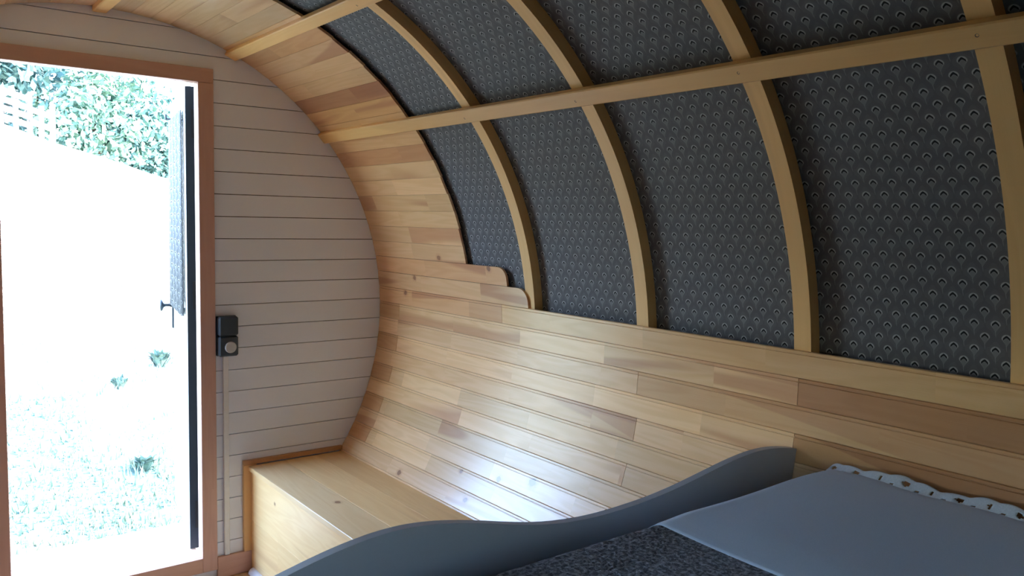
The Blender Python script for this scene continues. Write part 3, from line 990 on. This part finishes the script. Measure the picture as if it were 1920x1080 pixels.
# ================================================================ outside things
def leaf_cloud(nclump, nleaf, size, flat=1.0, seed=1):
    r = np.random.default_rng(seed)
    cl = []
    while len(cl) < nclump:
        p = r.uniform(-1, 1, 3)
        if np.linalg.norm(p) < 1: cl.append(p)
    vts, fcs = [], []
    for c_ in cl:
        cr = r.uniform(0.20, 0.38)
        for _ in range(nleaf):
            d = r.normal(size=3); d /= np.linalg.norm(d)
            p = c_ + d * cr * r.uniform(0.5, 1.0) ** 0.5
            nrm = d + r.normal(size=3) * 0.5 + np.array([0, 0, 0.5]); nrm /= np.linalg.norm(nrm)
            a = np.cross(nrm, r.normal(size=3)); a /= np.linalg.norm(a)
            b = np.cross(nrm, a)
            s_ = size * r.uniform(0.6, 1.3)
            k = len(vts)
            vts += [tuple(p - a * s_), tuple(p + b * s_ * 0.55), tuple(p + a * s_), tuple(p - b * s_ * 0.55)]
            fcs.append([k, k + 1, k + 2, k + 3])
    return vts, fcs
crowns = []
for sd in (3, 4, 5):
    v_, f_ = leaf_cloud(70, 70, 0.060, seed=sd)
    me = bpy.data.meshes.new('foliage'); me.from_pydata(v_, [], f_); me.materials.append(M['foliage']); crowns.append(me)
def trunk_mesh():
    vts, fcs, n = [], [], 8
    for j, (z_, r_, dx) in enumerate(((-0.3, 0.16, 0), (0.5, 0.13, 0.03), (1.2, 0.10, -0.02), (2.2, 0.06, 0.05))):
        for k in range(n):
            a = 2 * PI * k / n
            vts.append((dx + r_ * math.cos(a), r_ * math.sin(a), z_))
    for j in range(3):
        for k in range(n):
            fcs.append([j * n + k, j * n + (k + 1) % n, (j + 1) * n + (k + 1) % n, (j + 1) * n + k])
    me = bpy.data.meshes.new('trunk'); me.from_pydata(vts, [], fcs); me.materials.append(M['bark'])
    return me
tm = trunk_mesh()
# (X/Y slope, Y, crown centre above crest ray, rx, rz, tint, label)
tree_list = [
    (0.065, 27.5, 2.2, 2.2, 2.6, (1.0, 1.0, 1.0), 'tallest pale green tree behind the bleached fence, leftmost beyond the meadow'),
    (0.135, 29.0, 1.9, 2.1, 2.6, (0.8, 0.9, 1.0), 'bluish green tree just right of the bleached fence'),
    (0.190, 27.0, 1.0, 1.7, 1.9, (1.1, 1.1, 0.9), 'rounded tree in the middle of the hedge line under the white sky'),
    (0.235, 28.5, 0.9, 1.7, 1.8, (0.9, 1.0, 1.05), 'low bushy tree right of the middle of the hedge line'),
    (0.280, 27.5, 0.7, 1.6, 1.9, (1.0, 1.05, 1.0), 'bushy tree beside the edge of the open door'),
    (0.330, 28.0, 0.8, 1.9, 2.0, (0.95, 1.0, 1.0), 'rightmost tree, hidden mostly behind the open door'),
]
for i, (sl, Y, dz, rx, rz, tn, lab) in enumerate(tree_list):
    X = -0.644 + sl * Y
    zg = float(ground_z(X, Y))
    zray = 1.45 + Y * (0.1197 - 0.30 * sl)
    t = empty('tree', (X, Y, zg))
    tag(t, lab, 'tree', 'trees beyond the meadow')
    fo = bpy.data.objects.new('foliage', crowns[i % 3]); COL.objects.link(fo); fo.parent = t
    fo.location = (0, 0, zray + dz - zg); fo.scale = (rx, rx, rz); fo.rotation_euler = (0, 0, i * 1.1)
    fo.color = (*tn, 0.3)
    tk = bpy.data.objects.new('trunk', tm); COL.objects.link(tk); tk.parent = t

# bleached fence on the crest at the left
def W_ray(px, Y, dz=0.0):
    sl = 0.10 + (px / 330.0) * 0.173
    X = -0.644 + sl * Y
    return X, 1.45 + Y * (0.1197 - 0.30 * sl) + dz
fe = empty('fence', (*[W_ray(45, 23.6)[0], 23.6], W_ray(45, 23.6)[1]))
tag(fe, 'bleached wooden fence at the top of the meadow under the trees', 'fence')
for px, h_ in ((3, 0.85), (28, 0.85), (52, 0.95), (72, 0.75), (92, 0.85)):
    X, z = W_ray(px, 23.6)
    box('post', X - 0.06, X + 0.06, 23.54, 23.66, z - 0.35, z + h_, 'fence', fe, 0.01)
for (pa, pb, hs) in ((3, 52, (0.15, 0.36, 0.57, 0.78)), (52, 92, (0.25, 0.55))):
    for h_ in hs:
        Xa, za = W_ray(pa, 23.52); Xb, zb = W_ray(pb, 23.52)
        vts = []
        for X, z in ((Xa, za), (Xb, zb)):
            for (dy, dz) in ((0, 0), (0.03, 0), (0.03, 0.15), (0, 0.15)):
                vts.append((X, 23.50 + dy, z + h_ - 0.05 + dz))
        fcs = [[0, 1, 2, 3], [4, 5, 6, 7]] + [[k, (k + 1) % 4, 4 + (k + 1) % 4, 4 + k] for k in range(4)]
        build('rail', vts, fcs, 'fence', fe)

# short grass blades over the near meadow
vts, fcs = [], []
NB = 16000
by = 4.3 + 12.0 * rng.random(NB) ** 1.6
bx = -0.644 + by * rng.uniform(0.07, 0.31, NB) + rng.normal(0, 0.05, NB)
bz = ground_z(bx, by)
for x, y, z in zip(bx, by, bz):
    a = random.uniform(0, 2 * PI); h_ = random.uniform(0.03, 0.09); w_ = random.uniform(0.004, 0.009)
    k = len(vts)
    vts += [(x - w_ * math.cos(a), y - w_ * math.sin(a), z), (x + w_ * math.cos(a), y + w_ * math.sin(a), z), (x + random.uniform(-.03, .03), y + random.uniform(-.03, .03), z + h_)]
    fcs.append([k, k + 1, k + 2])
gr = build('grass', vts, fcs, 'grass')
tag(gr, 'short patchy grass blades growing on the meadow', 'grass', kind='stuff')

# taller weed tufts
def weed(px_sl, Y, n_, h_, lab):
    X = -0.644 + px_sl * Y
    z = float(ground_z(X, Y))
    vts, fcs = [], []
    for _ in range(n_):
        a = random.uniform(0, 2 * PI); l = random.uniform(0.5, 1.0) * h_; sp = random.uniform(0.3, 1.1) * h_
        dx, dy = math.cos(a), math.sin(a); wv = 0.022
        k = len(vts)
        vts += [(X + dx * 0.02, Y + dy * 0.02, z - 0.02), (X + dx * sp * .5 - dy * wv, Y + dy * sp * .5 + dx * wv, z + l * .7),
                (X + dx * sp, Y + dy * sp, z + l), (X + dx * sp * .5 + dy * wv, Y + dy * sp * .5 - dx * wv, z + l * .7)]
        fcs.append([k, k + 1, k + 2, k + 3])
    o = build('weed_tuft', vts, fcs, 'weed')
    return tag(o, lab, 'weed', 'weed tufts on the meadow')
weed(0.252, 7.75, 60, 0.17, 'dark weed tuft on the bright meadow closest to the door handle')
weed(0.2087, 7.3, 40, 0.12, 'small weed tuft on the meadow, left of and below the darkest one')
weed(0.235, 5.95, 50, 0.11, 'weed tuft on the meadow just beyond the entrance step')
